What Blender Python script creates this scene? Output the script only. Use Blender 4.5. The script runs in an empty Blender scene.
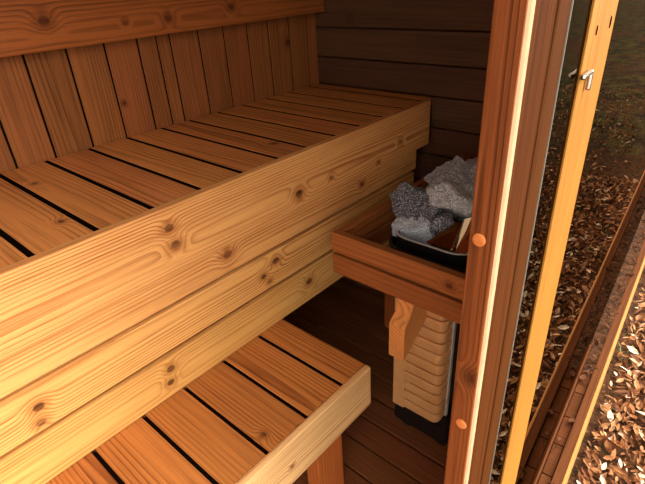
import bpy, bmesh, math, random
import numpy as np
from mathutils import Vector, Matrix, noise

random.seed(7)
rng = np.random.default_rng(11)
scene = bpy.context.scene
col = scene.collection

# ------------------------------------------------------------------ helpers
def lin(c):
    return tuple(((v/255)/12.92 if v/255 <= .04045 else ((v/255+.055)/1.055)**2.4) for v in c) + (1.0,)

def tag(o, label=None, cat=None, group=None, kind=None):
    if label: o['label'] = label
    if cat: o['category'] = cat
    if group: o['group'] = group
    if kind: o['kind'] = kind
    return o

def empty(name, loc, label=None, cat=None, group=None, kind=None):
    o = bpy.data.objects.new(name, None)
    o.empty_display_size = .1
    o.location = loc
    col.objects.link(o)
    return tag(o, label, cat, group, kind)

class MB:
    """Collects chamfered boards (with wood coordinates) and other pieces into one mesh."""
    def __init__(self):
        self.v, self.f, self.gc, self.seed = [], [], [], []
    def add(self, verts, faces, gc=None, seed=None):
        n = len(self.v)
        s = random.random() if seed is None else seed
        for i, p in enumerate(verts):
            self.v.append(tuple(p))
            self.gc.append(tuple(gc[i]) if gc is not None else tuple(p))
            self.seed.append(s)
        for f in faces: self.f.append([k+n for k in f])
    def board(self, c, size, ux=(1,0,0), uy=(0,1,0), ch=.003, seed=None):
        """size = (length, width, thickness), ux = grain direction, uy = width direction."""
        ux = Vector(ux).normalized(); uy = Vector(uy).normalized(); uz = ux.cross(uy)
        bm = bmesh.new(); bmesh.ops.create_cube(bm, size=1)
        for v in bm.verts: v.co = Vector((v.co.x*size[0], v.co.y*size[1], v.co.z*size[2]))
        if ch > 0:
            bmesh.ops.bevel(bm, geom=list(bm.edges), offset=ch, segments=2, affect='EDGES', profile=.6)
        bm.verts.index_update()
        gc = [v.co.copy() for v in bm.verts]
        c = Vector(c)
        vs = [c + ux*p.x + uy*p.y + uz*p.z for p in gc]
        self.add(vs, [[v.index for v in f.verts] for f in bm.faces], gc, seed)
        bm.free()
    def box(self, x0, x1, y0, y1, z0, z1, along='x', ch=.003, seed=None):
        """Axis aligned board; its thickness is the smaller of the two other dimensions."""
        d = {'x': x1-x0, 'y': y1-y0, 'z': z1-z0}
        ax = {'x': (1,0,0), 'y': (0,1,0), 'z': (0,0,1)}
        o = [k for k in 'xyz' if k != along]
        w = o[0] if d[o[0]] >= d[o[1]] else o[1]
        t = o[1] if w == o[0] else o[0]
        self.board(((x0+x1)/2, (y0+y1)/2, (z0+z1)/2), (d[along], d[w], d[t]), ax[along], ax[w], ch, seed)
    def prism(self, poly, place, depth, gcmap):
        """poly: list of 2D points; place(u, v, w) -> world point; w runs 0..depth."""
        n = len(poly); vs, gc = [], []
        for w in (0, depth):
            for (a, b) in poly:
                vs.append(place(a, b, w)); gc.append(gcmap(a, b, w))
        fs = [[i, (i+1) % n, n+(i+1) % n, n+i] for i in range(n)]
        fs += [list(range(n))[::-1], list(range(n, 2*n))]
        self.add(vs, fs, gc)
    def build(self, name, mat, parent=None, origin=None, smooth=False, fixn=False):
        me = bpy.data.meshes.new(name)
        base = Vector(origin) if origin is not None else (parent.matrix_world.translation.copy() if parent else Vector((0,0,0)))
        if parent and origin is None:
            base = world_loc(parent)
        me.from_pydata([tuple(Vector(p)-base) for p in self.v], [], self.f)
        a = me.attributes.new('gc', 'FLOAT_VECTOR', 'POINT'); a.data.foreach_set('vector', np.array(self.gc, dtype=np.float32).ravel())
        s = me.attributes.new('seed', 'FLOAT', 'POINT'); s.data.foreach_set('value', np.array(self.seed, dtype=np.float32))
        if fixn or True:
            bm = bmesh.new(); bm.from_mesh(me); bmesh.ops.recalc_face_normals(bm, faces=bm.faces); bm.to_mesh(me); bm.free()
        if smooth:
            me.polygons.foreach_set('use_smooth', [True]*len(me.polygons))
        me.materials.append(mat); me.update()
        o = bpy.data.objects.new(name, me); col.objects.link(o)
        if parent:
            o.parent = parent
        else:
            o.location = base
        return o

def world_loc(o):
    v = Vector(o.location)
    while o.parent:
        o = o.parent; v += Vector(o.location)
    return v

# ------------------------------------------------------------------ materials
class NT:
    def __init__(self, name):
        self.m = bpy.data.materials.new(name); self.m.use_nodes = True
        self.t = self.m.node_tree; self.t.nodes.clear()
    def n(self, typ, **kw):
        nd = self.t.nodes.new(typ)
        for k, v in kw.items():
            if k.startswith('i_'):
                key = k[2:]
                nd.inputs[int(key) if key.isdigit() else key.replace('_', ' ')].default_value = v
            else: setattr(nd, k, v)
        return nd
    def l(self, a, b): self.t.links.new(a, b)
    def math(self, op, a, b=None, c=None, clamp=False):
        nd = self.t.nodes.new('ShaderNodeMath'); nd.operation = op; nd.use_clamp = clamp
        for i, v in enumerate((a, b, c)):
            if v is None: continue
            if isinstance(v, (int, float)): nd.inputs[i].default_value = v
            else: self.l(v, nd.inputs[i])
        return nd.outputs[0]
    def vmath(self, op, a, b=None):
        nd = self.t.nodes.new('ShaderNodeVectorMath'); nd.operation = op
        for i, v in enumerate((a, b)):
            if v is None: continue
            if isinstance(v, tuple): nd.inputs[i].default_value = v
            else: self.l(v, nd.inputs[i])
        return nd.outputs[1] if op in ('LENGTH', 'DISTANCE', 'DOT_PRODUCT') else nd.outputs[0]
    def mix(self, fac, a, b, blend='MIX'):
        nd = self.t.nodes.new('ShaderNodeMix'); nd.data_type = 'RGBA'; nd.blend_type = blend
        if isinstance(fac, (int, float)): nd.inputs[0].default_value = fac
        else: self.l(fac, nd.inputs[0])
        for i, v in ((6, a), (7, b)):
            if isinstance(v, tuple): nd.inputs[i].default_value = v
            else: self.l(v, nd.inputs[i])
        return nd.outputs[2]
    def noise(self, vec, scale, detail=2, rough=.5):
        nd = self.t.nodes.new('ShaderNodeTexNoise')
        nd.inputs['Scale'].default_value = scale; nd.inputs['Detail'].default_value = detail; nd.inputs['Roughness'].default_value = rough
        self.l(vec, nd.inputs['Vector']); return nd.outputs['Fac']
    def maprange(self, v, a, b, c=0., d=1., smooth=True):
        nd = self.t.nodes.new('ShaderNodeMapRange')
        if smooth: nd.interpolation_type = 'SMOOTHSTEP'
        self.l(v, nd.inputs[0])
        for i, x in enumerate((a, b, c, d)): nd.inputs[i+1].default_value = x
        return nd.outputs[0]
    def out(self, shader):
        o = self.n('ShaderNodeOutputMaterial'); self.l(shader, o.inputs[0]); return self.m

def make_wood(name, light, dark, knots=None, knot_rate=.45, period=.0075, ring=.7, pith=None, rough=.6, var=.12, spec=.14, knotcol=(70, 32, 16), wob=.011, fleck=.0):
    """Solid-texture pine: growth rings around a pith line, warped around knots."""
    N = NT(name)
    at = N.n('ShaderNodeAttribute', attribute_name='gc'); gc = at.outputs['Vector']
    sd = N.n('ShaderNodeAttribute', attribute_name='seed').outputs['Fac']
    sx = N.n('ShaderNodeSeparateXYZ'); N.l(gc, sx.inputs[0]); X, Y, Z = sx.outputs
    s2 = N.math('FRACT', N.math('MULTIPLY', sd, 7.31)); s3 = N.math('FRACT', N.math('MULTIPLY', sd, 23.7))
    # shifted coordinates per board
    cb = N.n('ShaderNodeCombineXYZ')
    N.l(N.math('ADD', X, N.math('MULTIPLY', sd, 37.)), cb.inputs[0]); N.l(N.math('ADD', Y, N.math('MULTIPLY', s2, 11.)), cb.inputs[1]); N.l(N.math('ADD', Z, N.math('MULTIPLY', s3, 5.)), cb.inputs[2])
    S = cb.outputs[0]
    lowv = N.vmath('MULTIPLY', S, (1.3, 8., 8.))
    low = N.noise(lowv, 1., 1.5)
    fine = N.noise(N.vmath('MULTIPLY', S, (6., 60., 60.)), 1., 3.)
    # pith offset
    if pith is None:
        py = N.math('MULTIPLY', N.math('SUBTRACT', s2, .5), .11)
        pz = N.math('ADD', N.math('MULTIPLY', s3, .05), .018)
        yy = N.math('ADD', Y, py); zz = N.math('ADD', Z, pz)
    else:
        yy = N.math('ADD', Y, pith[0]); zz = N.math('ADD', Z, pith[1])
    rad = N.math('SQRT', N.math('ADD', N.math('MULTIPLY', yy, yy), N.math('MULTIPLY', zz, zz)))
    rad = N.math('ADD', rad, N.math('MULTIPLY', N.math('SUBTRACT', low, .5), wob*2.))
    rad = N.math('ADD', rad, N.math('MULTIPLY', N.math('SUBTRACT', fine, .5), .0016))
    core = None; halo = None
    def knot(dist, size):
        nonlocal rad, core, halo
        q = N.math('DIVIDE', dist, size)
        g = N.math('POWER', 2.718, N.math('MULTIPLY', N.math('MULTIPLY', q, q), -.30))
        rad = N.math('ADD', rad, N.math('MULTIPLY', g, N.math('MULTIPLY', size, 1.5)))
        c = N.maprange(q, .55, 1.0, 1., 0.); h = N.maprange(q, .9, 2.4, 1., 0.)
        core = c if core is None else N.math('MAXIMUM', core, c)
        halo = h if halo is None else N.math('MAXIMUM', halo, h)
    if knots:
        for (kx, ky, r) in knots:
            dx = N.math('MULTIPLY', N.math('SUBTRACT', X, kx), .8); dy = N.math('SUBTRACT', Y, ky)
            d = N.math('SQRT', N.math('ADD', N.math('MULTIPLY', dx, dx), N.math('MULTIPLY', dy, dy)))
            knot(d, r)
    if knot_rate > 0 and knots is None:
        vv = N.n('ShaderNodeTexVoronoi', voronoi_dimensions='2D', i_Scale=4.2)
        N.l(N.vmath('MULTIPLY', S, (.85, 1., 0.)), vv.inputs['Vector'])
        sc = N.n('ShaderNodeSeparateColor'); N.l(vv.outputs['Color'], sc.inputs[0])
        on = N.math('GREATER_THAN', sc.outputs[0], 1-knot_rate)
        d = N.math('DIVIDE', vv.outputs['Distance'], 4.2)
        d = N.math('ADD', d, N.math('MULTIPLY', N.math('SUBTRACT', 1., on), 5.))
        sz = N.math('ADD', N.math('MULTIPLY', sc.outputs[1], .008), .006)
        q = N.math('DIVIDE', d, sz)
        g = N.math('POWER', 2.718, N.math('MULTIPLY', N.math('MULTIPLY', q, q), -.22))
        rad = N.math('ADD', rad, N.math('MULTIPLY', g, N.math('MULTIPLY', sz, 1.9)))
        core = N.maprange(q, .55, 1.0, 1., 0.); halo = N.maprange(q, .9, 2.4, 1., 0.)
    fr = N.math('FRACT', N.math('DIVIDE', rad, period))
    rp = N.n('ShaderNodeValToRGB'); e = rp.color_ramp.elements
    e[0].position = 0.; e[0].color = (.0, .0, .0, 1); e[1].position = 1.; e[1].color = (0, 0, 0, 1)
    a = e.new(.45); a.color = (.22,)*3+(1,); a = e.new(.80); a.color = (1,)*3+(1,); a = e.new(.9); a.color = (.8,)*3+(1,)
    N.l(fr, rp.inputs[0]); rings = rp.outputs[0]
    # ring strength fades in and out over the board
    amp = N.maprange(N.noise(N.vmath('MULTIPLY', S, (1.1, 14., 14.)), 1., 2.), .25, .75, .35, 1.)
    fib = N.noise(N.vmath('MULTIPLY', S, (7., 330., 330.)), 1., 3.)
    patch = N.noise(N.vmath('MULTIPLY', S, (2.2, 16., 16.)), 1., 3.)
    f = N.math('MULTIPLY', N.math('MULTIPLY', rings, amp), ring)
    f = N.math('ADD', f, N.math('MULTIPLY', N.math('SUBTRACT', fib, .5), 1.15))
    f = N.math('ADD', f, N.math('MULTIPLY', N.math('SUBTRACT', patch, .45), .75), clamp=True)
    c = N.mix(f, lin(light), lin(dark))
    if core is not None:
        c = N.mix(N.math('MULTIPLY', halo, .45), c, lin(dark))
        c = N.mix(N.math('MULTIPLY', core, N.maprange(fine, .3, .7, .45, .95)), c, lin(knotcol))
    hv = N.n('ShaderNodeHueSaturation')
    N.l(N.math('ADD', N.math('MULTIPLY', N.math('SUBTRACT', s3, .5), .008), .5), hv.inputs['Hue'])
    N.l(N.math('ADD', N.math('MULTIPLY', N.math('SUBTRACT', s2, .5), var*2), 1.), hv.inputs['Value'])
    N.l(c, hv.inputs['Color'])
    p = N.n('ShaderNodeBsdfPrincipled', i_Roughness=rough)
    p.inputs['Specular IOR Level'].default_value = spec
    N.l(hv.outputs[0], p.inputs['Base Color'])
    bp = N.n('ShaderNodeBump', i_Strength=.5, i_Distance=.0015)
    N.l(N.math('SUBTRACT', N.math('MULTIPLY', fib, .6), N.math('MULTIPLY', rings, .7)), bp.inputs['Height'])
    N.l(bp.outputs[0], p.inputs['Normal'])
    return N.out(p.outputs[0])

def simple(name, c, rough=.5, metal=0., spec=.5, bump=0., bscale=60, c2=None):
    N = NT(name)
    p = N.n('ShaderNodeBsdfPrincipled', i_Roughness=rough, i_Metallic=metal)
    p.inputs['Specular IOR Level'].default_value = spec
    tc = N.n('ShaderNodeTexCoord').outputs['Object']
    nz = N.noise(tc, bscale, 4)
    N.l(N.mix(nz, lin(c), lin(c2 or tuple(v*.8 for v in c))), p.inputs['Base Color'])
    if bump:
        b = N.n('ShaderNodeBump', i_Strength=bump, i_Distance=.004); N.l(nz, b.inputs['Height']); N.l(b.outputs[0], p.inputs['Normal'])
    return N.out(p.outputs[0])

FRONT_LIT_L, FRONT_LIT_D = (226, 164, 96), (146, 72, 27)  # paler than the seats: stronger light on the bench front put into the colour
M = {}
M['seat'] = make_wood('thermo_pine_seat', (216, 138, 74), (122, 66, 31), knot_rate=.3, ring=.7)
M['low_seat'] = make_wood('thermo_pine_low_seat', (200, 128, 64), (118, 63, 28), knot_rate=.25, ring=.75)
M['trim'] = make_wood('pine_front_trim', FRONT_LIT_L, FRONT_LIT_D, knots=[(-.442, .03, .011), (-.436, -.012, .012), (-.06, -.031, .013), (.295, -.053, .008), (.415, -.02, .008), (.07, -.03, .007)], pith=(.02, .03), ring=.75, wob=.0075, period=.0062)
M['skirt_a'] = make_wood('pine_skirt_upper', FRONT_LIT_L, FRONT_LIT_D, knots=[(-.291, -.0, .013), (.24, 0., .01)], pith=(.035, .03), ring=.75, wob=.0075, period=.0062)
M['skirt_b'] = make_wood('pine_skirt_middle', FRONT_LIT_L, FRONT_LIT_D, knots=[(-.138, .02, .012), (-.186, -.006, .009), (-.167, -.031, .008), (-.764, .003, .011), (-.771, -.032, .010)], pith=(-.03, .025), ring=.75, wob=.0075, period=.0062)
M['skirt_c'] = make_wood('pine_skirt_lower', (214, 158, 88), (150, 84, 36), knots=[(-.014, .01, .013), (-.495, .02, .011), (-.504, -.016, .010)], pith=(.01, .035), ring=.7, wob=.0075, period=.0062)
M['lowfront'] = make_wood('pine_low_front', (238, 192, 130), (176, 108, 58), knots=[(.0, -.01, .006)], pith=(.04, .03), ring=.65)
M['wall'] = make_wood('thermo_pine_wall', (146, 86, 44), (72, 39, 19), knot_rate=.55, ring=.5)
M['rail'] = make_wood('pine_back_rail', (158, 86, 40), (92, 45, 20), knots=[(.157, .02, .014), (.495, -.005, .011), (.362, -.003, .006), (.728, .006, .011)], pith=(.01, .03), ring=.8)
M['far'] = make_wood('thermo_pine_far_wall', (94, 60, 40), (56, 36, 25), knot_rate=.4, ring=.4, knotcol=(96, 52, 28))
M['floor'] = make_wood('thermo_pine_floor', (128, 74, 42), (76, 42, 23), knot_rate=.4, ring=.5)
M['guard'] = make_wood('thermo_pine_guard', (150, 86, 44), (90, 47, 22), knot_rate=.3, ring=.55)
M['bracket'] = make_wood('pine_bracket', (214, 140, 78), (150, 84, 40), knot_rate=0, ring=.6, period=.006)
M['jamb'] = make_wood('thermo_pine_jamb', (122, 66, 31), (52, 25, 11), spec=.06, knots=[(.0, .0, .007)], pith=(.012, .02), ring=.85, period=.0038, wob=.005)
M['casing'] = make_wood('thermo_pine_casing', (68, 35, 11), (42, 21, 7), spec=.03, rough=.8, knot_rate=.15, ring=.7, period=.011, var=.08)
M['batten'] = make_wood('yellow_pine_batten', (134, 90, 36), (92, 56, 20), spec=.05, knot_rate=.0, ring=.45)
M['fascia'] = make_wood('yellow_pine_fascia', (160, 106, 50), (126, 78, 34), knot_rate=.0, ring=.4)
M['deck'] = make_wood('dark_deck_boards', (80, 45, 24), (50, 27, 14), knot_rate=.3, ring=.5, spec=.03, rough=.9)
M['leg'] = make_wood('thermo_pine_leg', (182, 100, 46), (116, 56, 24), knot_rate=.2, ring=.7)
M['ceiling'] = make_wood('thermo_pine_ceiling', (140, 84, 48), (96, 52, 28), knot_rate=.4, ring=.5)
M['dark'] = simple('recess_shade', (20, 11, 7), 1., 0, 0.)  # near-black colour standing in for shade in gaps, seams and holes
M['seal'] = simple('cream_seal', (172, 142, 108), .8, 0, .1)
M['plug'] = make_wood('wooden_plug', (190, 112, 56), (134, 70, 32), knot_rate=0, period=.004)
M['black'] = simple('black_enamel', (22, 20, 20), .35, 0., .5)
M['steel'] = simple('brushed_steel', (205, 196, 186), .22, 1., .5, c2=(180, 170, 160))
M['edge'] = simple('bright_edge_metal', (232, 222, 210), .4, .35, .6)
M['plain_edge'] = simple('glass_edge_grey', (120, 112, 98), .6, 0, .2)
M['mirror'] = simple('polished_steel', (226, 220, 214), .07, 1., .5, c2=(214, 208, 202))
M['louvre'] = simple('satin_steel_louvre', (244, 186, 122), .45, .25, .5, bscale=14, c2=(206, 142, 86))
M['slot'] = simple('louvre_slot', (30, 20, 14), .8)

def stone_mat(name, a, b, speck):
    N = NT(name)
    tc = N.n('ShaderNodeTexCoord').outputs['Object']
    n1 = N.noise(tc, 22, 6, .65); n2 = N.noise(tc, 260, 3, .6); n3 = N.noise(tc, 70, 5, .7)
    c = N.mix(N.maprange(n1, .35, .65), lin(a), lin(b))
    c = N.mix(N.maprange(n2, .50, .62), c, lin(speck))
    c = N.mix(N.maprange(n2, .28, .42, 1., 0.), c, lin(tuple(v*.35 for v in a)))
    p = N.n('ShaderNodeBsdfPrincipled', i_Roughness=.75); N.l(c, p.inputs['Base Color'])
    bp = N.n('ShaderNodeBump', i_Strength=1., i_Distance=.012); N.l(N.math('ADD', n3, N.math('MULTIPLY', n2, .3)), bp.inputs['Height']); N.l(bp.outputs[0], p.inputs['Normal'])
    return N.out(p.outputs[0])
M['stone_dark'] = stone_mat('charcoal_stone', (74, 74, 78), (108, 108, 114), (196, 198, 204))
M['stone_mid'] = stone_mat('grey_stone', (158, 158, 158), (200, 200, 200), (240, 242, 244))
M['stone_pale'] = stone_mat('speckled_pale_stone', (186, 196, 208), (216, 222, 230), (246, 248, 250))

def glass_mat():
    N = NT('tinted_door_glass')
    fr = N.n('ShaderNodeFresnel', i_IOR=1.52)
    g = N.n('ShaderNodeBsdfGlossy', i_Roughness=.0); g.inputs['Color'].default_value = (.32, .255, .20, 1)
    t = N.n('ShaderNodeBsdfTransparent'); t.inputs['Color'].default_value = (.22, .18, .14, 1)
    mx = N.n('ShaderNodeMixShader'); N.l(fr.outputs[0], mx.inputs[0]); N.l(t.outputs[0], mx.inputs[1]); N.l(g.outputs[0], mx.inputs[2])
    return N.out(mx.outputs[0])
M['glass'] = glass_mat()

def leaf_mat():
    N = NT('dry_leaves')
    g = N.n('ShaderNodeNewGeometry'); r = g.outputs['Random Per Island']
    rp = N.n('ShaderNodeValToRGB'); e = rp.color_ramp.elements
    e[0].position = 0; e[0].color = lin((62, 36, 20)); e[1].position = 1; e[1].color = lin((214, 196, 172))
    for p, c in ((.25, (92, 54, 30)), (.5, (128, 82, 48)), (.72, (154, 108, 68)), (.9, (182, 142, 102))):
        a = e.new(p); a.color = lin(c)
    N.l(r, rp.inputs[0])
    tc = N.n('ShaderNodeTexCoord').outputs['Object']
    c = N.mix(N.maprange(N.noise(tc, 90, 3), .35, .7), rp.outputs[0], lin((120, 74, 40)))
    c = N.mix(.45, rp.outputs[0], c)
    p = N.n('ShaderNodeBsdfPrincipled', i_Roughness=.7); N.l(c, p.inputs['Base Color']); p.inputs['Specular IOR Level'].default_value = .12
    return N.out(p.outputs[0])
M['leaf'] = leaf_mat()
def leaf_one_mat(name, c):
    return simple(name, c, .7, 0, .12, 0, 70, tuple(v*.72 for v in c))
M['leaf_tan'] = leaf_one_mat('tan_leaf', (156, 110, 70)); M['leaf_brown'] = leaf_one_mat('brown_leaf', (102, 60, 34)); M['leaf_cream'] = leaf_one_mat('cream_leaf', (204, 186, 162))

def ground_mat():
    N = NT('leafy_ground')
    tc = N.n('ShaderNodeTexCoord').outputs['Object']
    n1 = N.noise(tc, 38, 6, .7); n2 = N.noise(tc, 1.3, 4, .6); n3 = N.noise(tc, 9, 4, .6)
    soil = N.mix(N.maprange(n1, .35, .65), lin((44, 28, 16)), lin((92, 58, 32)))
    soil = N.mix(N.maprange(n1, .62, .70), soil, lin((150, 112, 76)))
    n4 = N.noise(tc, 5.5, 5, .75)
    grass = N.mix(N.maprange(n4, .38, .62), lin((20, 20, 10)), lin((78, 72, 34)))
    sx = N.n('ShaderNodeSeparateXYZ'); N.l(tc, sx.inputs[0])
    far = N.maprange(N.math('ADD', sx.outputs[1], N.math('MULTIPLY', n3, 3.)), 3.5, 9.0)
    m = N.math('MAXIMUM', N.math('MULTIPLY', far, N.maprange(n2, .25, .6)), N.maprange(n3, .60, .72))
    p = N.n('ShaderNodeBsdfPrincipled', i_Roughness=.95); p.inputs['Specular IOR Level'].default_value = .1; N.l(N.mix(m, soil, grass), p.inputs['Base Color'])
    bp = N.n('ShaderNodeBump', i_Strength=1., i_Distance=.03); N.l(n1, bp.inputs['Height']); N.l(bp.outputs[0], p.inputs['Normal'])
    return N.out(p.outputs[0])
M['leaf_shaded'] = simple('shaded_brown_leaves', (84, 48, 26), .8, 0, .08, 0, 40, (50, 28, 15))  # darker leaf colour carries the shade at the foot of the glass
M['ground'] = ground_mat()
M['grass'] = simple('green_grass', (96, 128, 48), .6, c2=(60, 84, 28))

# ------------------------------------------------------------------ room shell
Y0 = -1.55                       # the near end of the room
# floor: boards running across the room
mb = MB()
for k in range(int((1.56-Y0)/.0905)+1):
    y1 = 1.553-k*.0905; y0 = y1-.0845
    mb.box(-1.42, -.248, y0, y1, -.028, 0., 'x', .003)
mb.box(-1.42, -.25, Y0, 1.55, -.05, -.030, 'y', 0)
tag(mb.build('floor', M['floor']), 'dark brown boarded sauna floor running across the room', kind='structure')

# left wall: upright boards behind the upper bench
mb = MB(); edges = [.26, .366, .466, .572, .676, .776, .838, .884, .988, .1088*10, 1.190, 1.288, 1.392, 1.490, 1.545]
y = .26
while y > Y0: y -= .103; edges.insert(0, y)
for a, b in zip(edges, edges[1:]):
    mb.box(-1.425, -1.40, a+.003, b-.003, 0., 2.08, 'z', .002)
wl = tag(mb.build('wall_left', M['wall'], origin=(-1.42, 0, 0)), 'brown wall of upright boards behind the upper bench', kind='structure')
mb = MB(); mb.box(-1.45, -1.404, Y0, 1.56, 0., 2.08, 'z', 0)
mb.build('seam_shade_sheet', M['dark'], wl)  # dark sheet just behind the boards paints shade into the seams

# far wall: lying boards
mb = MB(); z = .002
zs = [.00, .103, .206, .309, .412, .515, .618, .7215, .822, .930, 1.034, 1.142, 1.246, 1.349, 1.452, 1.555, 1.658, 1.761, 1.864, 1.967, 2.08]
for a, b in zip(zs, zs[1:]):
    mb.box(-1.425, -.236, 1.54, 1.565, a+.002, b-.002, 'x', .006)
mb.box(-1.45, -.238, 1.57, 1.60, 0., 2.08, 'x', 0)
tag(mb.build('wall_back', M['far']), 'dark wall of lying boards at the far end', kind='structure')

# near wall and ceiling (outside the frame, they shade the room)
mb = MB()
for k in range(20): mb.box(-1.45, -.2, Y0-.03, Y0, k*.104, k*.104+.1, 'x', .004)
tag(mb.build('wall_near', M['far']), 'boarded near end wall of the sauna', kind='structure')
mb = MB()
for k in range(13): mb.box(-1.46+k*.102, -1.46+k*.102+.099, Y0-.03, 1.6, 2.08, 2.10, 'y', .003)
tag(mb.build('ceiling', M['ceiling']), 'boarded sauna ceiling', kind='structure')

def rimx(y): return -.127-.0686*(y-1.083)
mb = MB()
for k in range(20): mb.box(-.185, -.160, Y0, -.85, k*.104, k*.104+.101, 'y', .003)  # unseen length of wall added to block light from the near end
tag(mb.build('wall_right_light_block', M['far']), 'unseen boarded wall on the near side of the doorway, added to block light', kind='structure')
# ---- slightly angled outer front: line x = -.11-.075 y
EY = Vector((-.075, 1, 0)).normalized(); EN = Vector((1, .075, 0)).normalized()
def fl(y, off=0., z=0.):
    return Vector((-.11-.075*y, y, z)) + EN*off
def fbox(mb, ya, yb, off0, off1, z0, z1, along='y', ch=.003, seed=None):
    a, b = fl(ya), fl(yb); L = (b-a).length; c = (a+b)/2 + EN*((off0+off1)/2); c.z = (z0+z1)/2
    W, H, D = L, z1-z0, off1-off0
    if along == 'y':
        if H >= D: mb.board(c, (W, H, D), EY, (0,0,1), ch, seed)
        else: mb.board(c, (W, D, H), EY, EN, ch, seed)
    elif along == 'z':
        mb.board(c, (H, W, D), (0,0,1), EY, ch, seed)
    else:
        mb.board(c, (D, W, H), EN, EY, ch, seed)

mb = MB()
for k in range(1): mb.box(-.180, -.140, Y0, .50, 1.97, 2.08, 'y', .003)
tag(mb.build('trim_1', M['jamb']), 'lintel board over the doorway', kind='structure')

# eaves and roof
mb = MB()
for k in range(24):
    mb.box(-1.6+k*.07, -1.6+k*.07+.068, Y0-.2, 1.75, 2.10, 2.13, 'y', .003)
tag(mb.build('roof', M['ceiling']), 'boarded roof with projecting eaves', kind='structure')

# ---- door frame
door = empty('door_1', (-.16, .40, 0), 'reddish timber door post with a cream seal and round plugs', kind='structure')
YJ = .385
mb = MB(); mb.board((-.1590, YJ+.009, 1.0), (2.0, .025, .018), (0,0,1), (1,0,0), .0015, seed=.35)
# shift grain so that the explicit knot falls at its height
for i in range(len(mb.gc)): mb.gc[i] = (mb.gc[i][0]+1.0-.938, mb.gc[i][1]-.005, mb.gc[i][2])
mb.build('jamb', M['jamb'], door)
# cream seal, a thin rounded bead down the outer corner
mb = MB(); n = 10; ring = [(-.1475+.0035*math.cos(t), .3935+.0062*math.sin(t)) for t in [2*math.pi*i/n for i in range(n)]]
mb.prism(ring, lambda a, b, w: (a, b, w), 2.0, lambda a, b, w: (w, a, b))
tag(mb.build('weather_seal', M['seal'], door), 'cream coloured seal strip')
mb = MB()
mb.box(-.176, -.1475, .4035, .4535, 0., 2.0, 'z', .0025, seed=.35)
mb.box(-.176, -.1465, .4542, .4870, 0., 2.0, 'z', .0025, seed=.62)
mb.build('casing', M['casing'], door)
for (px, pz) in ((-.1615, 1.106), (-.1575, .865), (-.1615, 1.60), (-.1575, .36)):
    mb = MB(); n = 20; vs = []; prof = [(0, .0066), (-.0015, .0066), (-.0026, .0056), (-.003, .0032)]
    for (dy, r) in prof:
        for i in range(n):
            t = 2*math.pi*i/n; vs.append((px+r*math.cos(t), YJ+dy+.0005, pz+r*math.sin(t)))
    fs = [[j*n+i, j*n+(i+1) % n, (j+1)*n+(i+1) % n, (j+1)*n+i] for j in range(3) for i in range(n)] + [list(range(3*n, 4*n)), list(range(n))]
    mb.add(vs, fs, [(v[0]*3, v[2]*3, v[1]) for v in vs])
    mb.build('screw_plug', M['plug'], door)

# ---- tinted glass beside the doorway
win = empty('window_1', fl(.9), 'tall pane of dark tinted glass mirroring the leafy ground', kind='structure')
mb = MB(); fbox(mb, .4905, 6.0, -.005, 0., .0, 2.0, 'y', .0005)
mb.build('pane', M['glass'], win)
mb = MB(); fbox(mb, .4886, .490, -.003, .0002, .0, 2.0, 'z', .0002)
tag(mb.build('glass_edge', M['plain_edge'], win), 'pale polished glass edge')
mb = MB(); fbox(mb, .55, 1.75, -.03, .006, -.03, .008, 'y', .002)
mb.build('sill', M['deck'], win)
# small bright clip on the glass
mb = MB(); cp = fl(.578, .003, 1.221)
mb.board(cp+EN*.003, (.036, .0055, .005), EY, (0,0,1), .002)
mb.board(cp+EN*.003+EY*.021+Vector((0,0,-.009)), (.006, .022, .005), EY, (0,0,1), .002)
tag(mb.build('glass_clip', M['steel'], win), 'small bright metal clip')

# yellow batten upright on the glass
bat = empty('trim_2', fl(.88, .0, 0.), 'yellow pine upright with two screw holes in front of the dark glass', kind='structure')
mb = MB(); fbox(mb, .566, .701, .0003, .0023, -.03, 2.0, 'z', .002, seed=.4)
mb.build('upright', M['batten'], bat)
for (yy, zz, r) in ((.603, 1.261, .0022), (.674, 1.262, .0030)):
    mb = MB(); c = fl(yy, .0025, zz); n = 14
    vs = [c + EY*(r*1.0*math.cos(2*math.pi*i/n)) + Vector((0, 0, 2.2*r*math.sin(2*math.pi*i/n))) for i in range(n)]
    vs2 = [v+EN*.0006 for v in vs]
    mb.add(vs+vs2, [list(range(n)), list(range(n, 2*n))]+[[i, (i+1) % n, n+(i+1) % n, n+i] for i in range(n)])
    tag(mb.build('screw_hole', M['dark'], bat), 'dark screw hole')

# ---- ledge outside the glass: short boards, an edge batten and a pale sunlit fascia
ledge = empty('ledge', fl(1.2, .05, -.03), 'narrow boarded ledge at the foot of the tinted glass', 'ledge')
ledge['kind'] = 'structure'
mb = MB(); y = .45
while y < 1.6:
    fbox(mb, y, y+.124, .008, rimx(y)+.11+.075*y-.027, -.028, -.004, 'n', .002); y += .128
mb.build('deck_boards', M['deck'], ledge)
def rl(y): return Vector((-.127-.0686*(y-1.083), y, 0))
RA, RB = rl(.2), rl(6.0); RY = (RB-RA).normalized(); RN = Vector((RY.y, -RY.x, 0))
mb = MB(); c = (RA+RB)/2 - RN*.013; c.z = -.005
mb.board(c, ((RB-RA).length, .026, .026), RY, RN, .003)
mb.build('edge_batten', M['deck'], ledge)
mb = MB(); c = (RA+RB)/2 + RN*.0045; c.z = -.062
mb.board(c, ((RB-RA).length, .14, .008), RY, (0, 0, 1), .002)
tag(mb.build('fascia', M['fascia'], ledge), 'pale yellow sunlit fascia board')

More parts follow.
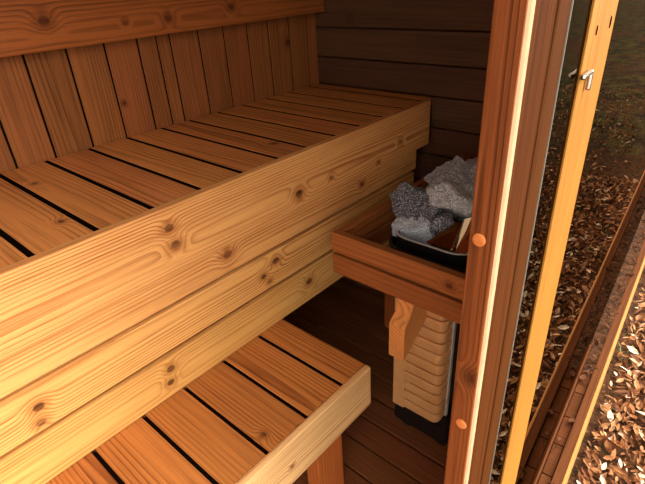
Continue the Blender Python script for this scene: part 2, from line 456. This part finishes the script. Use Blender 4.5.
# ------------------------------------------------------------------ upper bench
UB = empty('upper_bench', (-1.12, .2, 0), 'long upper sauna bench with a boarded front coloured paler for the light on it, against the upright boards', 'bench')
mb = MB(); yf = 1.470
fr = [1.470, 1.355, 1.238, 1.122, 1.010, .893, .789, .672, .553, .434, .317, .200]
while fr[-1] > Y0+.15: fr.append(fr[-1]-.1185)
mb.box(-1.392, -.868, 1.474, 1.53, .902, .930, 'x', .004)
for a, b in zip(fr, fr[1:]):
    mb.box(-1.392, -.868, b+.0062, a-.0062, .902, .930, 'x', .001)
mb.build('seat', M['seat'], UB)
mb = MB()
for a in fr: mb.box(-1.392, -.870, a-.0060, a+.0060, .905, .9292, 'x', 0)  # dark strips just below the seat top paint shade into the gaps
tag(mb.build('gap_shade_strip', M['dark'], UB), 'dark strips standing in for shade between the seat boards')
mb = MB(); mb.box(-.867, -.846, Y0+.02, 1.488, .780, .932, 'y', .004, seed=.35)
for i in range(len(mb.gc)): mb.gc[i] = (mb.gc[i][0]+(Y0+.02+1.488)/2-.89, mb.gc[i][1], mb.gc[i][2])
tag(mb.build('front_trim', M['trim'], UB), 'deep pine front board with knots, coloured paler for the light on it')
for nm, z0, z1, x1 in (('skirt_a', .701, .800, -.862), ('skirt_b', .583, .687, -.868), ('skirt_c', .455, .569, -.871)):
    mb = MB(); mb.box(x1-.030, x1, Y0+.02, 1.435, z0, z1, 'y', .004, seed={'skirt_a': .48, 'skirt_b': .21, 'skirt_c': .075}[nm])
    for i in range(len(mb.gc)): mb.gc[i] = (mb.gc[i][0]+(Y0+.02+1.435)/2-.88, mb.gc[i][1], mb.gc[i][2])
    mb.build('skirt_board', M[nm], UB)
for yy in (1.38, .45, -.5, -1.4):
    mb = MB(); mb.box(-1.39, -.895, yy-.02, yy+.02, .80, .900, 'x', .002); mb.build('cross_rail', M['leg'], UB)
    mb = MB(); mb.box(-.94, -.895, yy-.02, yy+.02, .0, .798, 'z', .002); mb.build('leg', M['leg'], UB)

# ------------------------------------------------------------------ lower bench
LB = empty('lower_bench', (-.7, .2, 0), 'lower sauna step bench standing in front of the boarded bench front', 'bench')
mb = MB(); g = [.744, .652, .527, .406, .293, .172]
while g[-1] > Y0+.15: g.append(g[-1]-.1185)
for a, b in zip(g, g[1:]):
    mb.box(-.900, -.5735, b+.0048, a-.0048 if a < .74 else a, .430, .454, 'x', .0015)
mb.build('seat', M['low_seat'], LB)
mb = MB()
for a in g[1:]: mb.box(-.868, -.575, a-.0045, a+.0045, .432, .4525, 'x', 0)  # painted shade for the lower seat gaps
tag(mb.build('gap_shade_strip', M['dark'], LB), 'dark strips standing in for shade between the seat boards')
mb = MB(); mb.box(-.5725, -.553, Y0+.02, .744, .325, .4555, 'y', .005, seed=.48)
for i in range(len(mb.gc)): mb.gc[i] = (mb.gc[i][0]+(Y0+.02+.744)/2-.451, mb.gc[i][1], mb.gc[i][2])
tag(mb.build('front_board', M['lowfront'], LB), 'pale pine front board')
for (x0, x1, y0, y1) in ((-.658, -.610, .585, .684), (-.658, -.610, -.40, -.30), (-.658, -.61, -1.4, -1.3), (-.855, -.81, .585, .684)):
    mb = MB(); mb.box(x0, x1, y0, y1, .0, .428, 'z', .003); mb.build('leg', M['leg'], LB)
mb = MB(); mb.box(-.80, -.664, .60, .64, .33, .428, 'x', .003); mb.build('cross_rail', M['leg'], LB)

# ------------------------------------------------------------------ back rail
BR = MB(); BR.box(-1.368, -1.343, Y0+.02, 1.535, 1.197, 1.345, 'y', .005, seed=.075)
for i in range(len(BR.gc)): BR.gc[i] = (BR.gc[i][0]+(Y0+.02+1.535)/2-.36, BR.gc[i][1]+.028, BR.gc[i][2])
br = empty('backrest_rail', (-1.37, .2, 1.27), 'wide horizontal backrest rail with oval knots across the upright boards', 'rail')
BR.build('rail_board', M['rail'], br)
for yy in (1.40, .3, -.9):
    mb = MB(); mb.box(-1.40, -1.369, yy-.02, yy+.02, 1.21, 1.33, 'z', .002); mb.build('spacer', M['leg'], br)

# ------------------------------------------------------------------ heater guard
GD = empty('heater_guard', (-.53, 1.17, .635), 'two rail reddish timber guard fence around the stove, fixed to the far wall', 'guard rail')
for (z0, z1) in ((.700, .755), (.636, .692)):
    mb = MB(); mb.box(-.728, -.300, .815, .837, z0, z1, 'x', .003); mb.build('front_rail', M['guard'], GD)
    mb = MB(); mb.box(-.7275, -.7055, .838, 1.538, z0, z1, 'y', .003); mb.build('side_rail', M['guard'], GD)
    mb = MB(); mb.box(-.345, -.323, .838, 1.538, z0, z1, 'y', .003); mb.build('side_rail', M['guard'], GD)
for x in (-.704, -.367):
    mb = MB(); mb.box(x, x+.021, .838, .868, .636, .748, 'z', .002); mb.build('corner_post', M['guard'], GD)
    mb = MB(); mb.box(x, x+.021, 1.508, 1.538, .636, .748, 'z', .002); mb.build('corner_post', M['guard'], GD)
# shaped bracket under the front rail
poly = [(0, .431), (0, .533), (.006, .541), (.016, .549), (.026, .560), (.034, .575), (.040, .594), (.043, .615), (.044, .6355), (.105, .6355), (.105, .505)]
mb = MB(); mb.prism(poly, lambda a, b, w: (-.560+w, .832+a, b), .046, lambda a, b, w: (a*.6+b*.8, w, a*.8-b*.6))
tag(mb.build('bracket', M['bracket'], GD), 'pale shaped bracket with a hollow curve')

# ------------------------------------------------------------------ heater
HT = empty('sauna_heater', (-.505, 1.15, 0), 'steel sauna stove with louvred front, heaped with stones inside the timber guard', 'stove')
def rrect(x0, x1, y0, y1, r, n=6):
    pts = []
    for (cx, cy, a0) in ((x1-r, y1-r, 0), (x0+r, y1-r, 90), (x0+r, y0+r, 180), (x1-r, y0+r, 270)):
        for i in range(n+1):
            a = math.radians(a0+90*i/n); pts.append((cx+r*math.cos(a), cy+r*math.sin(a)))
    return pts
def band(mb, outer, inner, z0, z1):
    n = len(outer); vs = []
    for ring, z in ((outer, z0), (outer, z1), (inner, z1), (inner, z0)): vs += [(x, y, z) for x, y in ring]
    fs = [[j*n+i, j*n+(i+1) % n, ((j+1) % 4)*n+(i+1) % n, ((j+1) % 4)*n+i] for j in range(4) for i in range(n)]
    mb.add(vs, fs)
def solid(mb, ring, z0, z1):
    n = len(ring); vs = [(x, y, z0) for x, y in ring]+[(x, y, z1) for x, y in ring]
    mb.add(vs, [[i, (i+1) % n, n+(i+1) % n, n+i] for i in range(n)]+[list(range(n))[::-1], list(range(n, 2*n))])
O = rrect(-.628, -.385, .888, 1.50, .055); I = rrect(-.622, -.391, .894, 1.494, .05)
mb = MB(); band(mb, O, I, .690, .722); mb.build('rim_band', M['black'], HT)
mb = MB(); band(mb, rrect(-.630, -.383, .886, 1.502, .056), rrect(-.624, -.389, .892, 1.496, .052), .686, .6905)
tag(mb.build('lower_rim_edge', M['edge'], HT), 'thin bright steel edge')
mb = MB(); band(mb, rrect(-.612, -.401, .902, 1.486, .05), rrect(-.606, -.407, .908, 1.48, .046), .700, .748); mb.build('stone_tray', M['black'], HT)
mb = MB(); band(mb, rrect(-.6135, -.3995, .9005, 1.4875, .05), rrect(-.6085, -.4045, .9055, 1.4825, .046), .7475, .7505)
tag(mb.build('upper_rim_edge', M['edge'], HT), 'thin bright steel edge')
mb = MB(); solid(mb, rrect(-.606, -.407, .908, 1.48, .046), .60, .712); mb.build('stone_bed', M['black'], HT)
# inner casing (dark), base
mb = MB(); solid(mb, rrect(-.610, -.468, .958, 1.45, .02), .13, .685); mb.build('casing', M['slot'], HT)
mb = MB(); solid(mb, rrect(-.620, -.432, .945, 1.46, .02), .062, .126); mb.build('base', M['black'], HT)
for (sx, sy) in ((-.59, 1.0), (-.465, 1.0), (-.59, 1.42), (-.465, 1.42)):
    mb = MB(); mb.box(sx-.015, sx+.015, sy-.015, sy+.015, 0, .062, 'z', .003); mb.build('foot', M['black'], HT)
# pale corner strip at the left of the louvres
mb = MB(); mb.box(-.614, -.574, .938, .956, .128, .684, 'z', .002); tag(mb.build('corner_strip', M['louvre'], HT), 'tan corner strip')
# louvres wrapping round the front right corner: each a bowed blade
pr = []
for i in range(9): pr.append((-.573+(.093)*i/8, .942))
for i in range(1, 6):
    a = math.radians(-90+90*i/5); pr.append((-.480+.018*math.cos(a), .960+.018*math.sin(a)))
for i in range(1, 4): pr.append((-.462, .960+.008*i))
pitch = .0382; k = 0; lv = MB()
for k in range(14):
    z0 = .132+k*pitch
    n = len(pr); prof = [(-.001, 0.), (.002, .002), (.004, .012), (.0045, .028), (.003, .0345), (-.004, .0355), (-.006, .0355), (-.006, 0.)]
    vs = []
    for i, (x, y) in enumerate(pr):
        t = Vector((pr[min(i+1, n-1)][0]-pr[max(i-1, 0)][0], pr[min(i+1, n-1)][1]-pr[max(i-1, 0)][1], 0)).normalized()
        nn = Vector((t.y, -t.x, 0)); lift = .006 if i >= 13 else 0
        for (d, h) in prof: vs.append((x+nn.x*d, y+nn.y*d, z0+h))
    m = len(prof)
    fs = [[i*m+j, i*m+(j+1) % m, (i+1)*m+(j+1) % m, (i+1)*m+j] for i in range(n-1) for j in range(m)]+[list(range(m)), list(range((n-1)*m, n*m))]
    lv.add(vs, fs)
lv.build('louvre_panel', M['louvre'], HT)
mb = MB(); mb.box(-.475, -.455, .9875, 1.000, .13, .685, 'z', .001); tag(mb.build('edge_strip', M['edge'], HT), 'bright steel edge strip')
# polished splash plate at the right of the stones
def slab(mb, pts, th):
    n = len(pts); a, b, c = [Vector(p) for p in pts[:3]]; nn = (b-a).cross(c-a).normalized()*th
    mb.add([Vector(p) for p in pts]+[Vector(p)-nn for p in pts], [list(range(n)), list(range(n, 2*n))[::-1]]+[[i, n+i, n+(i+1) % n, (i+1) % n] for i in range(n)])
mb = MB()
slab(mb, [(-.512, .912, .752), (-.448, .910, .752), (-.440, .975, .790), (-.470, .985, .790)], .002)
slab(mb, [(-.445, .909, .752), (-.436, .928, .752), (-.440, .992, .806), (-.449, .972, .806)], .002)
slab(mb, [(-.436, .909, .752), (-.412, .915, .752), (-.404, .985, .835), (-.430, .975, .812)], .002)
tag(mb.build('splash_plate', M['mirror'], HT), 'polished folded steel plate beside the stones')

# ------------------------------------------------------------------ stones
def stone(loc, size, rot, mat, label, seed, cuts=9):
    r = random.Random(seed)
    bm = bmesh.new(); bmesh.ops.create_icosphere(bm, subdivisions=5, radius=1.)
    planes = []
    for i in range(cuts):
        v = Vector((r.gauss(0, 1), r.gauss(0, 1), r.gauss(0, 1))).normalized(); planes.append((v, r.uniform(.42, .74)))
    for v in bm.verts:
        p = v.co.copy()
        for (nn, d) in planes:
            e = p.dot(nn)-d
            if e > 0: p -= nn*e
        q = p*2.3+Vector((seed*3.1, 0, 0))
        p += p.normalized()*(noise.fractal(q, 1., 2.2, 4)*.13+noise.noise(p*9+Vector((seed, 2, 1)))*.025)
        v.co = Vector((p.x*size[0], p.y*size[1], p.z*size[2]))
    me = bpy.data.meshes.new('sauna_stone'); bm.to_mesh(me); bm.free()
    me.materials.append(M[mat])
    o = bpy.data.objects.new('sauna_stone', me); o.location = loc; o.rotation_euler = rot; col.objects.link(o)
    return tag(o, label, 'stone', 'stones heaped on the stove')
stone((-.578, .972, .742), (.062, .060, .042), (.55, -.15, .3), 'stone_pale', 'pale blue-grey speckled stone at the near left corner of the stove', 3, 7)
stone((-.600, 1.035, .758), (.112, .100, .096), (.2, -.35, .75), 'stone_dark', 'charcoal peaked stone standing at the left of the heap', 5, 7)
stone((-.510, 1.090, .788), (.100, .088, .080), (.3, .2, 1.1), 'stone_mid', 'large light grey stone in the middle of the heap', 8, 8)
stone((-.500, .995, .748), (.060, .050, .050), (.1, .3, 2.0), 'stone_dark', 'dark stone low at the front, behind the polished plate', 12, 8)
stone((-.580, 1.190, .790), (.095, .090, .080), (.2, .1, .2), 'stone_mid', 'grey stone behind the charcoal peaked one', 14, 8)
stone((-.470, 1.215, .800), (.080, .085, .070), (.5, .3, 1.7), 'stone_mid', 'broad grey stone partly behind the door post', 17, 8)
stone((-.55, 1.350, .780), (.085, .095, .072), (.1, .2, .7), 'stone_mid', 'grey stone at the far end of the heap, nearest the far wall', 21, 8)
stone((-.445, 1.06, .765), (.052, .060, .06), (.7, .3, .4), 'stone_dark', 'dark stone tucked at the right of the light grey one', 23, 8)

# ------------------------------------------------------------------ outside: ground, leaves, grass
GZ = -.20
def grid_ground():
    nx = 120; vs = []; fs = []
    xs = np.concatenate([np.linspace(-6, 3, 46), np.linspace(3.4, 40, 24)]); ys = np.concatenate([np.linspace(-6, 7, 66), np.linspace(7.5, 70, 40)])
    for y in ys:
        for x in xs:
            h = .02*noise.noise(Vector((x*1.7, y*1.7, 0)))
            vs.append((x, y, GZ-.02+h))
    n = len(xs)
    for j in range(len(ys)-1):
        for i in range(n-1): fs.append([j*n+i, j*n+i+1, (j+1)*n+i+1, (j+1)*n+i])
    mb = MB(); mb.add(vs, fs); return mb.build('ground', M['ground'], smooth=True)
tag(grid_ground(), 'ground under the fallen leaves outside', kind='structure')

LEAF_V = np.array([(-.5, 0, 0), (-.2, .17, .05), (-.2, 0, 0), (-.2, -.17, .06), (.15, .20, .07), (.15, 0, .01), (.15, -.18, .05), (.5, 0, .05)], dtype=float)
LEAF_F = [(0, 2, 1), (0, 3, 2), (1, 2, 5, 4), (2, 3, 6, 5), (4, 5, 7), (5, 6, 7)]
def rot_matrix(a, b, c):
    return (Matrix.Rotation(c, 3, 'Z') @ Matrix.Rotation(b, 3, 'Y') @ Matrix.Rotation(a, 3, 'X'))
def leaf_field(name, pts, mat, smin=.024, smax=.052, tilt=.55):
    n = len(pts); V = np.zeros((n, 8, 3)); 
    s = rng.uniform(smin, smax, n); w = rng.uniform(.6, 1.25, n); cu = rng.uniform(-.5, 2.6, n)
    for i in range(n):
        v = LEAF_V.copy(); v[:, 1] *= w[i]; v[:, 2] *= cu[i]; v[:, 2] += .25*(cu[i]-.8)*v[:, 0]**2
        R = np.array(rot_matrix(rng.normal(0, tilt), rng.normal(0, tilt), rng.uniform(0, 6.28)))
        V[i] = (v*s[i]) @ R.T + pts[i]
    V = V.reshape(-1, 3)
    F = []
    for i in range(n):
        for f in LEAF_F: F.append(tuple(k+8*i for k in f))
    me = bpy.data.meshes.new(name); me.from_pydata(V.tolist(), [], F); me.materials.append(mat)
    o = bpy.data.objects.new(name, me); col.objects.link(o); return o
P = []
while len(P) < 9000:      # the visible strip and near ground
    y = rng.uniform(.6, 4.2); x = rng.uniform(rimx(y)+.03, .75)
    P.append((x, y, GZ+rng.uniform(-.012, .022)))
while len(P) < 21000:     # what the glass mirrors
    y = rng.uniform(.2, 7.5); x = rng.uniform(max(rimx(y)+.03, -.2), 4.0)
    P.append((x, y, GZ+rng.uniform(-.012, .02)))
tag(leaf_field('leaf_litter', np.array(P), M['leaf']), 'carpet of dry brown leaves covering the ground outside', 'fallen leaves', kind='stuff')
Pd = []
for i in range(420):
    y = rng.uniform(1.0, 5.0); off = rng.uniform(.012, .045); q = fl(y, off)
    if y < 1.5 and rng.random() < .8: continue
    Pd.append((q.x, q.y, .004+rng.uniform(0, .006)))
tag(leaf_field('leaf_scatter', np.array(Pd), M['leaf_shaded'], .02, .045, .25), 'dry leaves blown onto the ledge at the foot of the glass', 'fallen leaves', kind='stuff')

# grass blades between the leaves
gb = MB()
for i in range(900):
    y = rng.uniform(.7, 6.0); x = rng.uniform(rimx(y)+.02, 2.2)
    if noise.noise(Vector((x*3, y*3, 4))) < .12: continue
    for k in range(5):
        a = rng.uniform(0, 6.28); h = rng.uniform(.03, .075); b = Vector((x+rng.normal(0, .012), y+rng.normal(0, .012), GZ-.01))
        d = Vector((math.cos(a), math.sin(a), 0)); sd = Vector((-d.y, d.x, 0))*.0018
        gb.add([b-sd, b+sd, b+d*h*.35+sd*.7+Vector((0, 0, h*.7)), b+d*h*.35-sd*.7+Vector((0, 0, h*.7)), b+d*h*.8+Vector((0, 0, h))], [[0, 1, 2, 3], [3, 2, 4]], seed=0.)
tag(gb.build('grass', M['grass']), 'sparse green grass blades among the dry leaves', 'grass', kind='stuff')

# the larger loose leaves lying on top beside the ledge, each its own
def leaf_mesh(mat, w, cu):
    v = LEAF_V.copy(); v[:, 1] *= w; v[:, 2] *= cu; v[:, 2] += .25*(cu-.8)*v[:, 0]**2
    me = bpy.data.meshes.new('fallen_leaf'); me.from_pydata(v.tolist(), [], LEAF_F); me.materials.append(M[mat]); return me
kinds = [('leaf_tan', 'tan', .9, 1.2), ('leaf_tan', 'tan', 1.2, 2.2), ('leaf_brown', 'brown', 1., .6), ('leaf_brown', 'brown', .8, 2.), ('leaf_cream', 'cream', 1.1, 1.6), ('leaf_cream', 'cream', .8, .5)]
LM = [(leaf_mesh(a, w, c), nm) for a, nm, w, c in kinds]
for i in range(150):
    y = .95+2.0*(rng.random()**1.3); x = rng.uniform(rimx(y)+.045, max(.14, rimx(y)+.3))
    me, nm = LM[int(rng.choice(6, p=[.24, .2, .16, .14, .14, .12]))]
    o = bpy.data.objects.new('fallen_leaf', me); o.location = (x, y, GZ+rng.uniform(.014, .026))
    o.rotation_euler = (rng.normal(0, .3), rng.normal(0, .3), rng.uniform(0, 6.28)); s = rng.uniform(.034, .06); o.scale = (s, s, s)
    col.objects.link(o)
    tag(o, f'loose {nm} dry leaf lying on top of the leaf carpet beside the ledge', 'leaf', f'loose {nm} leaves beside the ledge')

# ------------------------------------------------------------------ camera
cam = bpy.data.cameras.new('camera'); co = bpy.data.objects.new('camera', cam); col.objects.link(co); scene.camera = co
cam.sensor_fit = 'HORIZONTAL'; cam.sensor_width = 36.; cam.lens = 489./645.*36.; cam.clip_start = .02; cam.clip_end = 300
Mr = Matrix(((.75048891, -.28357755*-1*-1, .59695073), (.65867139, .39478366, -.64054497), (-.05402222, .87391626, .48306518)))
co.matrix_world = Matrix.Translation((0, 0, 1.33)) @ Mr.to_4x4()

# ------------------------------------------------------------------ light
w = bpy.data.worlds.new('world'); scene.world = w; w.use_nodes = True; t = w.node_tree
bg = t.nodes['Background']
tc = t.nodes.new('ShaderNodeTexCoord'); nm = t.nodes.new('ShaderNodeVectorMath'); nm.operation = 'NORMALIZE'
t.links.new(tc.outputs['Generated'], nm.inputs[0])
dt = t.nodes.new('ShaderNodeVectorMath'); dt.operation = 'DOT_PRODUCT'; t.links.new(nm.outputs[0], dt.inputs[0])
dt.inputs[1].default_value = Vector((1., .62, .62)).normalized()
m1 = t.nodes.new('ShaderNodeMath'); m1.operation = 'MAXIMUM'; m1.inputs[1].default_value = 0; t.links.new(dt.outputs[1], m1.inputs[0])
m2 = t.nodes.new('ShaderNodeMath'); m2.operation = 'POWER'; m2.inputs[1].default_value = 7.; t.links.new(m1.outputs[0], m2.inputs[0])
m3 = t.nodes.new('ShaderNodeMath'); m3.operation = 'MULTIPLY_ADD'; m3.inputs[1].default_value = 12.5; m3.inputs[2].default_value = 4.0; t.links.new(m2.outputs[0], m3.inputs[0])
bg.inputs['Color'].default_value = (1.0, .94, .86, 1); t.links.new(m3.outputs[0], bg.inputs['Strength'])
sun = bpy.data.lights.new('sun', 'SUN'); so = bpy.data.objects.new('sun', sun); col.objects.link(so)
sun.energy = 3.4; sun.angle = math.radians(.8); sun.color = (1., .93, .82)
sdir = Vector((.25, 1.0, 1.05)).normalized()
so.rotation_euler = sdir.to_track_quat('Z', 'Y').to_euler()

scene.view_settings.view_transform = 'Standard'; scene.view_settings.look = 'None'
scene.view_settings.exposure = .18; scene.view_settings.gamma = 1.; scene.view_settings.use_curve_mapping = False
scene.cycles.max_bounces = 10; scene.cycles.diffuse_bounces = 6; scene.cycles.glossy_bounces = 4; scene.cycles.transparent_max_bounces = 8
